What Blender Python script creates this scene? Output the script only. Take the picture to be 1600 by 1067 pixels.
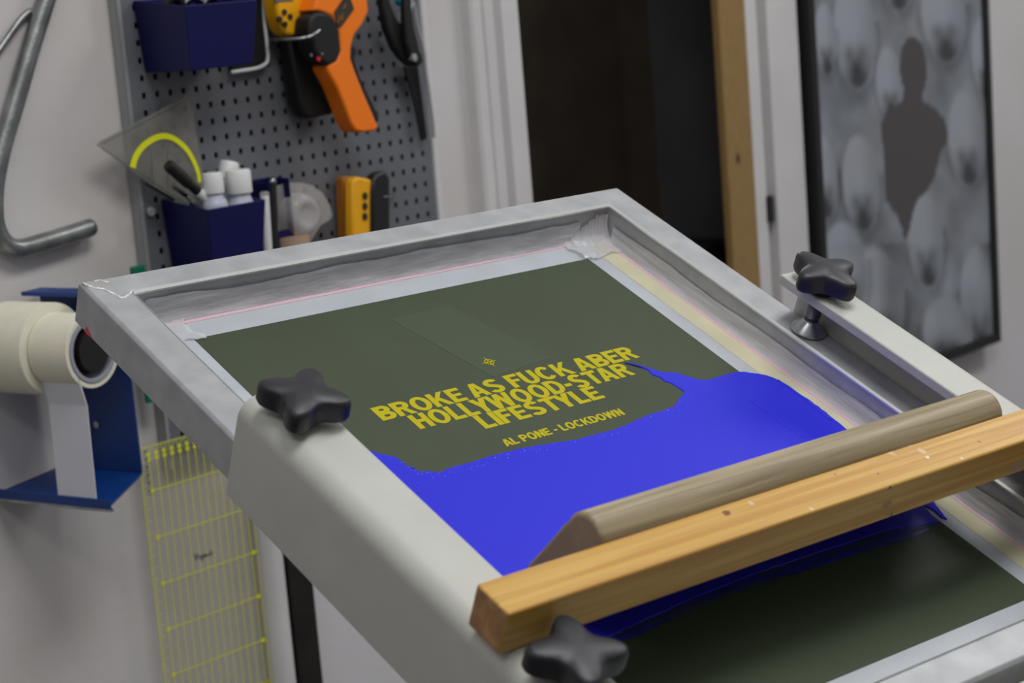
import bpy, bmesh, math, random
from mathutils import Vector, Matrix, noise
random.seed(7)
sc = bpy.context.scene
for o in list(bpy.data.objects): bpy.data.objects.remove(o)

# ------------------------------------------------------------------ camera
F = 3141.684; CX, CY = 800.0, 533.5; CH = 1.45
RIGHT = Vector((0.674545, -0.733907, -0.079815))
DOWN = Vector((-0.188339, -0.066543, -0.979847))
FWD = Vector((0.713805, 0.675983, -0.183110))
CAM = Vector((0, 0, CH))
cd = bpy.data.cameras.new('camera'); cam = bpy.data.objects.new('camera', cd)
sc.collection.objects.link(cam); sc.camera = cam
M = Matrix.Identity(4)
for i in range(3):
    M[i][0] = RIGHT[i]; M[i][1] = -DOWN[i]; M[i][2] = -FWD[i]
M.translation = CAM
cam.matrix_world = M
cd.sensor_width = 36.0; cd.lens = F / 1600 * 36
cd.clip_start = .05; cd.clip_end = 50
cd.dof.use_dof = True; cd.dof.focus_distance = 1.42; cd.dof.aperture_fstop = 10.5

# ------------------------------------------------------------------ light
w = bpy.data.worlds.new('world'); sc.world = w; w.use_nodes = True
w.node_tree.nodes['Background'].inputs[0].default_value = (.93, .96, 1, 1)
w.node_tree.nodes['Background'].inputs[1].default_value = .34
def area(name, loc, target, sx, sy, power, col):
    d = bpy.data.lights.new(name, 'AREA'); d.shape = 'RECTANGLE'; d.size = sx; d.size_y = sy
    d.energy = power; d.color = col
    o = bpy.data.objects.new(name, d); sc.collection.objects.link(o)
    o.location = loc
    o.rotation_euler = (Vector(target) - Vector(loc)).to_track_quat('-Z', 'Y').to_euler()
    return o
area('ceiling_light', (1.05, .34, 2.72), (1.0, .7, 1), 1.0, .5, 17.5, (1, 1, .985))
area('ceiling_light', (-.5, .2, 2.72), (-.1, .4, 0), 1.2, .3, 7, (1, .97, .93))
area('ceiling_light', (3.0, .5, 2.72), (3.0, .9, 0), 1.2, .3, 17, (1, .98, .96))
area('dark_room_fill', (3.6, 3.2, 2.6), (2.6, 3.4, .8), .3, .3, 22, (1, .95, .88))  # unseen fill lamp, added to lift the black behind the doorway
sc.view_settings.view_transform = 'Standard'; sc.view_settings.look = 'None'
sc.view_settings.gamma = 1; sc.view_settings.exposure = 0
sc.view_settings.use_curve_mapping = False

# ------------------------------------------------------------------ coordinates
ORG = Vector((1.2458, 1.0621, 1.2629))       # far right corner of the printing screen
MS = Matrix(((0.9899, 0.1286, -0.0601, ORG.x), (-0.1420, 0.8986, -0.4153, ORG.y), (0.0006, 0.4196, 0.9077, ORG.z), (0, 0, 0, 1)))
def rayd(x, y): return RIGHT * ((x - CX) / F) + DOWN * ((y - CY) / F) + FWD
def Wp(x, y, Y=1.70):                         # point on the plane parallel to the wall
    d = rayd(x, y); t = Y / d.y; return CAM + d * t
def PX(P):
    q = P - CAM; z = q.dot(FWD); return CX + F * q.dot(RIGHT) / z, CY + F * q.dot(DOWN) / z
MSI = MS.inverted()
def Sp(x, y, h=0.0):                          # point on the tilted screen plane, local coords
    d = MSI.to_3x3() @ rayd(x, y); c = MSI @ CAM; t = (h - c.z) / d.z; return c + d * t

# ------------------------------------------------------------------ outlines
def jitter(P, step, amp, seed, closed=True):
    out = []; n = len(P)
    for i in range(n if closed else n - 1):
        a = Vector(P[i][:2]); b = Vector(P[(i + 1) % n][:2]); k = max(1, int((b - a).length / step))
        nr = Vector((-(b - a).y, (b - a).x)).normalized()
        for q in range(k):
            p = a + (b - a) * q / k; out.append(p + nr * amp * noise.noise((p.x * 400, p.y * 400, seed)))
    return out

# ------------------------------------------------------------------ materials
def lin(c): 
    c /= 255.0
    return c / 12.92 if c <= .04045 else ((c + .055) / 1.055) ** 2.4
def L(c): return (lin(c[0]), lin(c[1]), lin(c[2]), 1)
MAT = {}
def mat(name, col, rough=.5, metal=0, bump=0, bscale=200, var=0, vscale=6, col2=None, alpha=1, spec=.5, stretch=None, coat=0, emit=None):
    if name in MAT: return MAT[name]
    m = bpy.data.materials.new(name); m.use_nodes = True; nt = m.node_tree; N = nt.nodes; K = nt.links
    b = N['Principled BSDF']; b.inputs['Base Color'].default_value = L(col)
    b.inputs['Roughness'].default_value = rough; b.inputs['Metallic'].default_value = metal
    b.inputs['Specular IOR Level'].default_value = spec; b.inputs['Alpha'].default_value = alpha
    b.inputs['Coat Weight'].default_value = coat
    tc = N.new('ShaderNodeTexCoord'); src = tc.outputs['Object']
    if stretch:
        mp = N.new('ShaderNodeMapping'); mp.inputs['Scale'].default_value = stretch
        K.new(src, mp.inputs[0]); src = mp.outputs[0]
    if var or col2:
        n = N.new('ShaderNodeTexNoise'); n.inputs['Scale'].default_value = vscale; n.inputs['Detail'].default_value = 5
        K.new(src, n.inputs['Vector'])
        r = N.new('ShaderNodeValToRGB'); r.color_ramp.elements[0].position = .35; r.color_ramp.elements[1].position = .68
        c2 = col2 or tuple(max(0, c * (1 - var)) for c in col)
        r.color_ramp.elements[0].color = L(c2); r.color_ramp.elements[1].color = L(col)
        K.new(n.outputs['Fac'], r.inputs[0]); K.new(r.outputs[0], b.inputs['Base Color'])
    if bump:
        n2 = N.new('ShaderNodeTexNoise'); n2.inputs['Scale'].default_value = bscale; n2.inputs['Detail'].default_value = 3
        K.new(src, n2.inputs['Vector'])
        bp = N.new('ShaderNodeBump'); bp.inputs['Strength'].default_value = bump; bp.inputs['Distance'].default_value = .002
        K.new(n2.outputs['Fac'], bp.inputs['Height']); K.new(bp.outputs[0], b.inputs['Normal'])
    MAT[name] = m; return m

wall_m = mat('wall_paint', (213, 211, 214), .75, bump=.25, bscale=60, col2=(200, 194, 190), vscale=2.2)
white_m = mat('white_gloss_paint', (216, 214, 214), .45, bump=.1, bscale=90, var=.05)
floor_m = mat('floor_vinyl', (105, 100, 96), .6, var=.2, vscale=3)
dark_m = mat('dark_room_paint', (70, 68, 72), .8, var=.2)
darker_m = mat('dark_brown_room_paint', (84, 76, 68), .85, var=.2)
black_m = mat('black_plastic', (22, 22, 25), .42, bump=.15, bscale=900)
blackrub_m = mat('black_rubber', (15, 15, 17), .6)
knob_m = mat('knob_plastic', (34, 34, 40), .42, bump=.12, bscale=1600)
arm_m = mat('arm_powder_coat', (190, 191, 184), .38, bump=.2, bscale=1400, var=.03, vscale=30)
alu_m = mat('brushed_aluminium', (180, 181, 184), .5, metal=.35, bump=.15, bscale=500, var=.10, vscale=40)
alud_m = mat('aluminium_front_bar', (178, 174, 170), .5, metal=.3, bump=.15, bscale=500, var=.08, vscale=40)
steel_m = mat('zinc_steel', (178, 182, 184), .27, metal=1, var=.15, vscale=80)
thread_m = mat('thread_steel', (120, 118, 124), .35, metal=1)
tube_m = mat('grey_steel_tube', (158, 160, 160), .36, metal=.8, bump=.2, bscale=300, var=.2, vscale=40)
peg_m = mat('pegboard_steel', (122, 124, 130), .5, metal=.35, bump=.1, bscale=200, var=.10, vscale=9)
rim_m = mat('pegboard_rim', (158, 160, 162), .45, metal=.35)
gap_m = mat('peg_gap_dark', (40, 38, 38), .9)
binb_m = mat('navy_plastic', (4, 6, 76), .5, var=.1, spec=.35)
blue_m = mat('blue_painted_steel', (2, 54, 124), .45, var=.12)
orange_m = mat('orange_plastic', (252, 126, 8), .5, bump=.1, bscale=800)
yellow_m = mat('yellow_plastic', (238, 170, 10), .45)
amber_m = mat('amber_plastic', (168, 104, 26), .45)
btn_m = mat('dark_button', (42, 38, 26), .5)
lcd_m = mat('lcd_grey', (100, 108, 116), .3)
lcdd_m = mat('lcd_dark', (58, 50, 40), .3)
red_m = mat('red_plastic', (205, 30, 45), .4)
teal_m = mat('teal_plastic', (10, 150, 165), .4)
green_m = mat('green_plastic', (0, 110, 78), .45)
whitep_m = mat('white_plastic', (226, 226, 226), .4)
bottle_m = mat('milky_bottle', (186, 188, 204), .3)
label_m = mat('bottle_label', (224, 226, 232), .5)
brown_m = mat('brown_liquid', (104, 72, 34), .35)
clear_m = mat('clear_plastic', (200, 196, 192), .15, alpha=.34, bump=.4, bscale=60)
cupm = mat('frosted_plastic', (204, 199, 198), .2, alpha=.38, bump=.4, bscale=80)
sq_m = mat('clear_acrylic', (150, 146, 138), .12, alpha=.45, var=.15, vscale=25)
rul_m = mat('clear_ruler_acrylic', (192, 184, 172), .15, alpha=.2)
yl_m = mat('yellow_print', (222, 226, 8), .5)
ink_print = mat('grey_blue_print', (70, 98, 96), .5)
tape_m = mat('masking_tape', (232, 228, 208), .6, bump=.15, bscale=300, var=.03, vscale=50)
tapew_m = mat('white_tape', (212, 214, 222), .55)
core_m = mat('grey_core', (150, 152, 164), .5)
mesh_m = mat('screen_mesh_fabric', (182, 187, 194), .42, bump=.12, bscale=900, var=.05, vscale=30)
olive_m = mat('olive_emulsion', (63, 73, 53), .6, bump=.12, bscale=1200, var=.05, vscale=12, spec=.35)
ghost_m = mat('olive_ghost', (65, 76, 56), .6, bump=.12, bscale=1200, spec=.35)
text_m = mat('yellow_mesh_opening', (182, 170, 2), .65, spec=.25)
ytape_m = mat('yellowed_tape', (208, 202, 172), .38, var=.05, vscale=40)
pink_m = mat('pink_stain', (216, 180, 192), .4)
ctape_m = mat('clear_packing_tape', (220, 218, 222), .2, alpha=.5, bump=.6, bscale=45)
ink_m = mat('blue_ink', (40, 43, 212), .38, bump=.07, bscale=120, spec=.35)
beads_m = mat('wet_blue_ink', (58, 66, 240), .08, spec=.9)
wtape_m = mat('crinkled_white_tape', (222, 223, 226), .25, alpha=.78, bump=.8, bscale=38, var=.12, vscale=30, stretch=(1, .6, 6))
spec_m = mat('white_speck', (226, 216, 206), .5)

def wood(name, c1, c2, axis_scale, knots=(), rough=.5, specks=(), wave=22, dist=3.5):
    m = bpy.data.materials.new(name); m.use_nodes = True; nt = m.node_tree; N = nt.nodes; K = nt.links
    b = N['Principled BSDF']; b.inputs['Roughness'].default_value = rough
    tc = N.new('ShaderNodeTexCoord'); mp = N.new('ShaderNodeMapping'); mp.inputs['Scale'].default_value = axis_scale
    K.new(tc.outputs['Object'], mp.inputs[0])
    n = N.new('ShaderNodeTexNoise'); n.inputs['Scale'].default_value = wave; n.inputs['Detail'].default_value = 6; n.inputs['Distortion'].default_value = dist * .1
    K.new(mp.outputs[0], n.inputs['Vector'])
    r = N.new('ShaderNodeValToRGB'); r.color_ramp.elements[0].position = .38; r.color_ramp.elements[1].position = .62
    r.color_ramp.elements[0].color = L(c2); r.color_ramp.elements[1].color = L(c1)
    K.new(n.outputs['Fac'], r.inputs[0]); out = r.outputs[0]
    nz = N.new('ShaderNodeTexNoise'); nz.inputs['Scale'].default_value = 260; nz.inputs['Detail'].default_value = 3
    K.new(tc.outputs['Object'], nz.inputs['Vector'])
    for (p, rad, col, st) in list(knots) + list(specks):
        sub = N.new('ShaderNodeVectorMath'); sub.operation = 'SUBTRACT'; K.new(tc.outputs['Object'], sub.inputs[0]); sub.inputs[1].default_value = p
        sm = N.new('ShaderNodeVectorMath'); sm.operation = 'MULTIPLY'; K.new(sub.outputs[0], sm.inputs[0]); sm.inputs[1].default_value = st
        ln = N.new('ShaderNodeVectorMath'); ln.operation = 'LENGTH'; K.new(sm.outputs[0], ln.inputs[0])
        ad = N.new('ShaderNodeMath'); ad.operation = 'MULTIPLY_ADD'; K.new(nz.outputs['Fac'], ad.inputs[0]); ad.inputs[1].default_value = rad * 1.6; K.new(ln.outputs['Value'], ad.inputs[2])
        mr = N.new('ShaderNodeMapRange'); mr.inputs[1].default_value = rad * 1.55; mr.inputs[2].default_value = rad * 1.95; mr.inputs[3].default_value = 1; mr.inputs[4].default_value = 0
        K.new(ad.outputs[0], mr.inputs[0])
        mx = N.new('ShaderNodeMix'); mx.data_type = 'RGBA'; K.new(mr.outputs[0], mx.inputs[0]); K.new(out, mx.inputs[6]); mx.inputs[7].default_value = L(col); out = mx.outputs[2]
    K.new(out, b.inputs['Base Color'])
    bp = N.new('ShaderNodeBump'); bp.inputs['Strength'].default_value = .2; bp.inputs['Distance'].default_value = .001
    K.new(n.outputs['Fac'], bp.inputs['Height']); K.new(bp.outputs[0], b.inputs['Normal'])
    return m

# ------------------------------------------------------------------ mesh helpers
def tag(o, label, cat, group=None, kind=None):
    if label: o['label'] = label
    if cat: o['category'] = cat
    if group: o['group'] = group
    if kind: o['kind'] = kind
    return o
def thing(name, label, cat, M=None, group=None):
    o = bpy.data.objects.new(name, None); o.empty_display_size = .05; sc.collection.objects.link(o)
    if M is not None: o.matrix_world = M
    return tag(o, label, cat, group)
def obj(name, bm, m, parent=None, M=None, bevel=0, smooth=False, segs=2, label=None):
    bmesh.ops.recalc_face_normals(bm, faces=bm.faces)
    me = bpy.data.meshes.new(name); bm.to_mesh(me); bm.free()
    me.materials.append(m)
    if smooth:
        for p in me.polygons: p.use_smooth = True
        if smooth is not True and hasattr(me, 'set_sharp_from_angle'): me.set_sharp_from_angle(angle=math.radians(smooth))
    o = bpy.data.objects.new(name, me); sc.collection.objects.link(o)
    if parent: o.parent = parent
    elif M is not None: o.matrix_world = M
    if bevel:
        b = o.modifiers.new('bevel', 'BEVEL'); b.width = bevel; b.segments = segs; b.limit_method = 'ANGLE'; b.angle_limit = math.radians(35)
    if label: o['label'] = label
    return o
def BM(): return bmesh.new()
def box(bm, x0, x1, y0, y1, z0, z1):
    v = [bm.verts.new((x, y, z)) for x in (x0, x1) for y in (y0, y1) for z in (z0, z1)]
    for f in ((0, 1, 3, 2), (4, 6, 7, 5), (0, 4, 5, 1), (2, 3, 7, 6), (0, 2, 6, 4), (1, 5, 7, 3)): bm.faces.new([v[i] for i in f])
    return bm
def prism(bm, pts, d0, d1, plane='xz'):
    def P(p, d): return {'xz': (p[0], d, p[1]), 'xy': (p[0], p[1], d), 'yz': (d, p[0], p[1])}[plane]
    a = [bm.verts.new(P(p, d0)) for p in pts]; b = [bm.verts.new(P(p, d1)) for p in pts]
    n = len(pts); bm.faces.new(a); bm.faces.new(b[::-1])
    for i in range(n): bm.faces.new((a[i], b[i], b[(i + 1) % n], a[(i + 1) % n]))
    return bm
def tube(bm, pts, r, n=12, closed=False, caps=True):
    pts = [Vector(p) for p in pts]; rings = []
    rr = r if hasattr(r, '__len__') else [r] * len(pts)
    up = None
    for i, p in enumerate(pts):
        t = (pts[min(i + 1, len(pts) - 1)] - pts[max(i - 1, 0)]).normalized()
        if up is None: up = t.orthogonal().normalized()
        up = (up - t * up.dot(t)).normalized(); s = t.cross(up)
        rings.append([bm.verts.new(p + (up * math.cos(a) + s * math.sin(a)) * rr[i]) for a in [2 * math.pi * k / n for k in range(n)]])
    for a, b in zip(rings, rings[1:]):
        for k in range(n): bm.faces.new((a[k], a[(k + 1) % n], b[(k + 1) % n], b[k]))
    if caps: bm.faces.new(rings[0][::-1]); bm.faces.new(rings[-1])
    return bm
def smoothpath(pts, n=6):
    P = [Vector(p) for p in pts]; P = [P[0] * 2 - P[1]] + P + [P[-1] * 2 - P[-2]]; out = []
    for i in range(1, len(P) - 2):
        for k in range(n):
            t = k / n; a, b, c, d = P[i - 1], P[i], P[i + 1], P[i + 2]
            out.append(.5 * ((2 * b) + (c - a) * t + (2 * a - 5 * b + 4 * c - d) * t * t + (3 * b - a - 3 * c + d) * t ** 3))
    out.append(P[-2]); return out
def lathe(bm, prof, c=(0, 0, 0), n=32, axis='z', a0=0):
    rings = []
    for (r, h) in prof:
        ring = []
        for k in range(n):
            a = 2 * math.pi * k / n + a0; x, y = r * math.cos(a), r * math.sin(a)
            v = {'z': (x, y, h), 'y': (x, h, y), 'x': (h, x, y)}[axis]
            ring.append(bm.verts.new((v[0] + c[0], v[1] + c[1], v[2] + c[2])))
        rings.append(ring)
    for a, b in zip(rings, rings[1:]):
        for k in range(n): bm.faces.new((a[k], a[(k + 1) % n], b[(k + 1) % n], b[k]))
    bm.faces.new(rings[0]); bm.faces.new(rings[-1][::-1]); return bm
def fixed(name, bm, m, bevel=0):
    o = obj(name, bm, m, bevel=bevel); o['kind'] = 'structure'; return o
def T(x, y, z): return Matrix.Translation((x, y, z))

# ================================================================== the room
WY = 1.715
fixed('floor', box(BM(), -3, 5, -3, WY + 2.5, -.05, 0), floor_m)
bm = BM(); box(bm, -3, 1.8475, WY, WY + .12, 0, 2.75); box(bm, 2.36, 5, WY, WY + .03, 0, 2.75); box(bm, 1.8475, 2.36, WY, WY + .12, 2.1, 2.75)
fixed('wall_back', bm, wall_m)
bm = BM(); box(bm, -3.05, -3, -3, WY, 0, 2.75); fixed('wall_left', bm, wall_m)
bm = BM(); box(bm, -3, 5, -3.05, -3, 0, 2.75); fixed('wall_front', bm, wall_m)
# room behind the doorway
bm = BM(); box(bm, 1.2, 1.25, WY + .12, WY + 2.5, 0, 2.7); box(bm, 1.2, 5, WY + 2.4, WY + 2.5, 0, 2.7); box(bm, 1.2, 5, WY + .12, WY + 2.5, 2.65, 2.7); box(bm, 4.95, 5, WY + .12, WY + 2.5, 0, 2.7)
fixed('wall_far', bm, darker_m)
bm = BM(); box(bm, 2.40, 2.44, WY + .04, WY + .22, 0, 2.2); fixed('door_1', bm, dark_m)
# door casing: stepped profile, left
x0 = 1.767
prof = [(x0, WY), (x0, 1.700), (x0 + .004, 1.697), (x0 + .018, 1.697), (x0 + .020, 1.704), (x0 + .023, 1.697), (x0 + .036, 1.694), (x0 + .040, 1.704), (x0 + .045, 1.704), (x0 + .048, 1.692), (x0 + .076, 1.690), (x0 + .080, 1.694), (x0 + .080, WY + .12), (x0 + .078, WY + .12)]
bm = BM(); prism(bm, [(p[0], p[1]) for p in prof], 0, 2.1, 'xy'); fixed('trim_1', bm, white_m)
# right: timber jamb lining + white casing with gap
jw = wood('jamb_pine', (154, 124, 76), (138, 108, 62), (30, 30, 2), knots=[((Wp(1153, 248, 1.698).x - 2.2605, 0, Wp(1153, 248, 1.698).z), .0055, (84, 54, 28), (1, 1, .7))], rough=.6)
bm = BM(); box(bm, 0, .062, 0, .014, 0, 2.1); o = obj('trim_2', bm, jw, M=T(2.2605, 1.698, 0), bevel=.003); o['kind'] = 'structure'
bm = BM(); box(bm, 2.324, 2.352, 1.700, WY + .03, 0, 2.1); box(bm, 2.352, 2.372, 1.722, WY + .03, 0, 2.1); box(bm, 2.370, 2.445, 1.696, WY + .01, 0, 2.1); fixed('trim_3', bm, white_m, .002)
bm = BM(); box(bm, 2.349, 2.362, 1.695, 1.724, 1.058, 1.096); o = fixed('trim_4', bm, black_m, .002)
# dark cupboard in the dark room
bm = BM(); q = Wp(1100, 384, 1.80); box(bm, q.x, 2.395, 1.80, 1.95, 0, q.z); o = obj('storage_box', bm, blackrub_m, bevel=.004); tag(o, 'black box standing in the dark room behind the doorway', 'box')
# white duct + dark gap strip at the lower wall
d = obj('wall_pipe', tube(BM(), [(1.372, 1.698, 0), (1.372, 1.698, .93)], .0155, 24), white_m, smooth=40); tag(d, 'white vertical pipe on wall between clear ruler and dark upright bar', 'pipe')
st = mat('dark_steel_bar', (48, 42, 40), .5, metal=.3, var=.3, vscale=14)
t = thing('steel_upright', 'dark vertical steel bar against wall below the press arm', 'bar', T(1.41, 1.70, 0))
obj('bar', box(BM(), -.017, .017, -.008, .012, 0, .90), st, t, bevel=.0015)
obj('bracket', prism(BM(), [(.017, .80), (.026, .80), (.026, .84), (.017, .85)], -.002, .012, 'xz'), alud_m, t)

# ================================================================== pegboard
PX0, PX1 = 1.2525, 1.683; PZ0, PZ1 = .955, 1.62
t = thing('pegboard', 'grey perforated steel pegboard with square holes mounted on wall', 'pegboard', T(PX0, 1.70, PZ0))
gx, gz = .01715, .0180; hx, hz = .0048, .0062
ox = (1.4112 - PX0) % gx; oz = (1.2587 - PZ0) % gz
xs = [0]; x = ox
while x < PX1 - PX0 - .006:
    if x - hx / 2 > .018: xs += [x - hx / 2, x + hx / 2]
    x += gx
xs.append(PX1 - PX0)
zs = [0]; z = oz
while z < PZ1 - PZ0 - .01:
    if z - hz / 2 > .01: zs += [z - hz / 2, z + hz / 2]
    z += gz
zs.append(PZ1 - PZ0)
bm = BM()
for yy in (0, .0012):
    V = [[bm.verts.new((a, yy, c)) for c in zs] for a in xs]
    for i in range(len(xs) - 1):
        for j in range(len(zs) - 1):
            if i % 2 == 1 and j % 2 == 1: continue
            bm.faces.new((V[i][j], V[i + 1][j], V[i + 1][j + 1], V[i][j + 1]))
obj('perforated_panel', bm, peg_m, t)
W_, H_ = PX1 - PX0, PZ1 - PZ0
bm = BM(); box(bm, 0, .0008, .0012, .0135, 0, H_); box(bm, W_, W_ + .0012, .0, .0135, 0, H_); box(bm, 0, W_, .0012, .0135, H_, H_ + .001); box(bm, 0, W_, .0012, .0135, -.001, 0)
box(bm, -.0006, .0035, -.0022, .0, 0, H_)
obj('rim', bm, rim_m, t)
obj('hole_shade', box(BM(), .002, W_ - .002, .0125, .0135, .002, H_ - .002), gap_m, t)  # dark sheet painted as the shade seen through the holes
# ivory strip right of the board
d = obj('edge_strip', box(BM(), 1.687, 1.697, 1.700, WY - .001, .7, 1.66), white_m, bevel=.002); tag(d, 'narrow ivory strip on wall along the right edge of the pegboard', 'trim strip')

# ------------------------------------------------------------------ bins
def bin_(name, label, X0, Z0, wd, dp, ht, lip, taper=.008):
    t = thing(name, label, 'storage bin', T(X0, 1.6985, Z0))
    th = .002; bm = BM()
    # outer shell as lofted box, open on top; front (-y) lower
    def ring(z, s, k):
        return [(s, 0, z), (s, -dp + k, z if k == 0 else z), (wd - s, -dp + k, z), (wd - s, 0, z)]
    A = [(taper, 0, 0), (taper, -dp + taper * 1.5, 0), (wd - taper, -dp + taper * 1.5, 0), (wd - taper, 0, 0)]
    B = [(0, 0, ht), (0, -dp, ht - lip), (wd, -dp, ht - lip), (wd, 0, ht)]
    a = [bm.verts.new(p) for p in A]; b = [bm.verts.new(p) for p in B]
    a2 = [bm.verts.new((p[0] + (th if p[0] < wd / 2 else -th), p[1] + (th if p[1] < -.01 else -th), p[2] + th)) for p in A]
    b2 = [bm.verts.new((p[0] + (th if p[0] < wd / 2 else -th), p[1] + (th if p[1] < -.01 else -th), p[2])) for p in B]
    for i in range(4):
        j = (i + 1) % 4
        bm.faces.new((a[i], a[j], b[j], b[i])); bm.faces.new((a2[i], b2[i], b2[j], a2[j])); bm.faces.new((b[i], b[j], b2[j], b2[i]))
    bm.faces.new(a); bm.faces.new(a2)
    obj('shell', bm, binb_m, t, bevel=.0012)
    return t
# lower bin: left side 239..322, front 322..408
zl = Wp(322, 325, 1.624)
lower = bin_('storage_bin', 'navy blue plastic bin with white-capped bottles, at bottom left of the pegboard', 1.279, 1.13, .078, .076, .110, .009)
upper = bin_('storage_bin', 'larger navy blue plastic bin at top left of the pegboard, filled with metal parts', 1.272, 1.372, .094, .084, .074, .009, .006)
bm = BM(); lathe(bm, [(.0001, 0), (.0050, 0), (.0052, -.001), (.0046, -.002), (.0022, -.0022), (.0020, -.0014), (.0001, -.0014)], (0, 0, 0), 20, 'y')
s = obj('screw', bm, alu_m, M=T(*Wp(235.5, 331, 1.6985)), smooth=40); tag(s, 'small round screw head on pegboard beside lower navy bin', 'screw')
# pen pocket right of the lower bin
pb = Wp(430, 330, 1.66)
t = thing('pen_holder', 'narrow navy blue plastic pen holder beside the lower navy bin', 'pen holder', T(1.396, 1.6985, 1.13))
bm = BM(); wd = .030; dp = .036; ht = .114
for bx in ((0, .0015, -dp, 0, 0, ht - .002), (wd - .0015, wd, -dp, 0, 0, ht), (0, wd, -.0015, 0, 0, ht), (0, wd, -dp, -dp + .0015, 0, ht - .055), (0, wd, -dp, 0, 0, .0015)): box(bm, *bx)
obj('pocket', bm, binb_m, t)
def pen(name, label, p0, p1, r, m, tipm=None):
    p0 = Vector(p0); p1 = Vector(p1); t = thing(name, label, 'pen', T(*p0)); d = p1 - p0
    obj('barrel', tube(BM(), [(0, 0, 0), d * .95], r, 16), m, t, smooth=40)
    obj('cap', tube(BM(), [d * .95, d * .975, d], [r * 1.12, r * 1.1, r * .8], 16), tipm or m, t, smooth=40)
    return t
a = Wp(417, 380, 1.655); b = Wp(413, 299, 1.655)
pen('pen', 'white pen standing in the pen holder left of the black pen', (a.x, 1.655, a.z - .02), (b.x, 1.655, b.z), .0048, whitep_m, cupm)
a = Wp(428, 376, 1.652); b = Wp(426, 279, 1.652)
pen('pen', 'thin black pen with silver tip standing in the pen holder', (a.x, 1.652, a.z - .02), (b.x, 1.652, b.z), .0036, blackrub_m, steel_m)
# bottles
def bottle(label, px, py_top, Y, rc, rb, capH=.021, tilt=0, prnt=None):
    P = Wp(px, py_top, Y); hb = .060
    t = thing('bottle', label, 'bottle', T(P.x, Y, P.z - capH - hb) @ Matrix.Rotation(tilt, 4, 'Y'), 'white capped bottles in the lower bin')
    bm = BM(); lathe(bm, [(.001, 0), (rb * .95, 0), (rb, .003), (rb, hb - .014), (rb * .93, hb - .009), (rc * .8, hb - .004), (rc * .8, hb + .002)], n=32); obj('body', bm, bottle_m, t, smooth=50)
    bm = BM(); lathe(bm, [(rc * .98, hb), (rc, hb + .001), (rc, hb + capH - .0025), (rc * .9, hb + capH), (.001, hb + capH)], n=40); obj('cap', bm, whitep_m, t, smooth=50)
    bm = BM(); lathe(bm, [(rb + .0004, hb - .05), (rb + .0004, hb - .018), (rb - .001, hb - .018), (rb - .001, hb - .05)], n=32); obj('paper_label', bm, label_m, t, smooth=50)
bottle('smaller white-capped bottle at the left in the lower navy bin', 331, 270, 1.645, .0108, .0135)
bottle('wider white-capped bottle at the right in the lower navy bin', 371, 265, 1.652, .0135, .0150, .0245)
bottle('white-capped bottle leaning behind the two front bottles', 328, 251, 1.680, .0105, .0125, .019, .34)
bm = BM(); lathe(bm, [(.001, 0), (.009, 0), (.0095, .002), (.0095, .05), (.006, .056), (.001, .057)], n=24)
P = Wp(306, 302, 1.66); o = obj('bottle', bm, brown_m, M=T(P.x, 1.676, 1.135) @ Matrix.Scale(1.35, 4, (0, 0, 1)), smooth=50); tag(o, 'small amber brown bottle left of the white-capped bottles', 'bottle')
# marker poking from the lower bin
a = Wp(310, 300, 1.650); b = Wp(262, 257, 1.650)
t = thing('marker_pen', 'black marker slanting out of the lower navy bin over the protractor', 'marker', T(*a))
d = b - a
obj('barrel', tube(BM(), [(0, 0, 0), d * .30, d * .32, d * .93, d], [.0050, .0050, .0062, .0066, .0055], 20), blackrub_m, t, smooth=40)
obj('end_cap', tube(BM(), [-d * .35, (0, 0, 0), d * .02], [.0048, .0052, .0050], 20), whitep_m, t, smooth=40)
for k, (pa, pb_, rr, mm) in enumerate([((272, 312), (228, 287), .0016, blackrub_m), ((296, 308), (270, 290), .003, steel_m)]):
    A_ = Wp(*pa, 1.668); B_ = Wp(*pb_, 1.668)
    o = obj('tweezers' if k == 0 else 'metal_rod', tube(BM(), [(0, 0, 0), B_ - A_], rr, 10), mm, M=T(*A_), smooth=40)
    tag(o, ['thin black rod poking left out of the lower navy bin', 'short steel rod among the contents of the lower navy bin'][k], 'tool')
o = obj('small_jar', lathe(BM(), [(.001, 0), (.008, 0), (.008, .03), (.001, .031)], n=24), steel_m, M=T(1.296, 1.660, 1.211), smooth=40); tag(o, 'small shiny metal tube standing at the left in the lower navy bin', 'tube')

# set square with protractor
Y = 1.683
tri = [Wp(152, 226, Y), Wp(290, 152, Y), Wp(330, 345, Y)]
c0 = tri[0].copy()
t = thing('set_square', 'transparent set square with yellow protractor arc leaning out of lower bin', 'set square', T(*c0))
pts = [(p.x - c0.x, p.z - c0.z) for p in (Wp(156, 221, Y), Wp(290, 150, Y), Wp(300, 170, Y), Wp(322, 300, Y), Wp(330, 345, Y), Wp(290, 330, Y), Wp(157, 231, Y), Wp(151, 227, Y))]
obj('plate', prism(BM(), pts, -.001, .001), sq_m, t, bevel=.0004)
arcp = [(207, 262), (212, 245), (222, 230), (236, 219), (251, 213), (266, 214), (280, 222), (293, 235), (303, 252), (310, 270), (312, 285)]
bm = BM(); path = smoothpath([Wp(x, y, Y - .0018) - c0 for x, y in arcp], 5)
cen = (Wp(262, 285, Y) - c0)
n0 = []
for i, p in enumerate(path):
    r_ = Vector((p.x - cen.x, 0, p.z - cen.z)).normalized(); k = .0032 * (1.15 - .45 * i / len(path))
    n0.append((bm.verts.new(p + r_ * k), bm.verts.new(p - r_ * k)))
for (a, b), (c, d) in zip(n0, n0[1:]): bm.faces.new((a, b, d, c))
obj('protractor_scale', bm, yl_m, t, label='yellow printed arc')
bm = BM()
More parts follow.
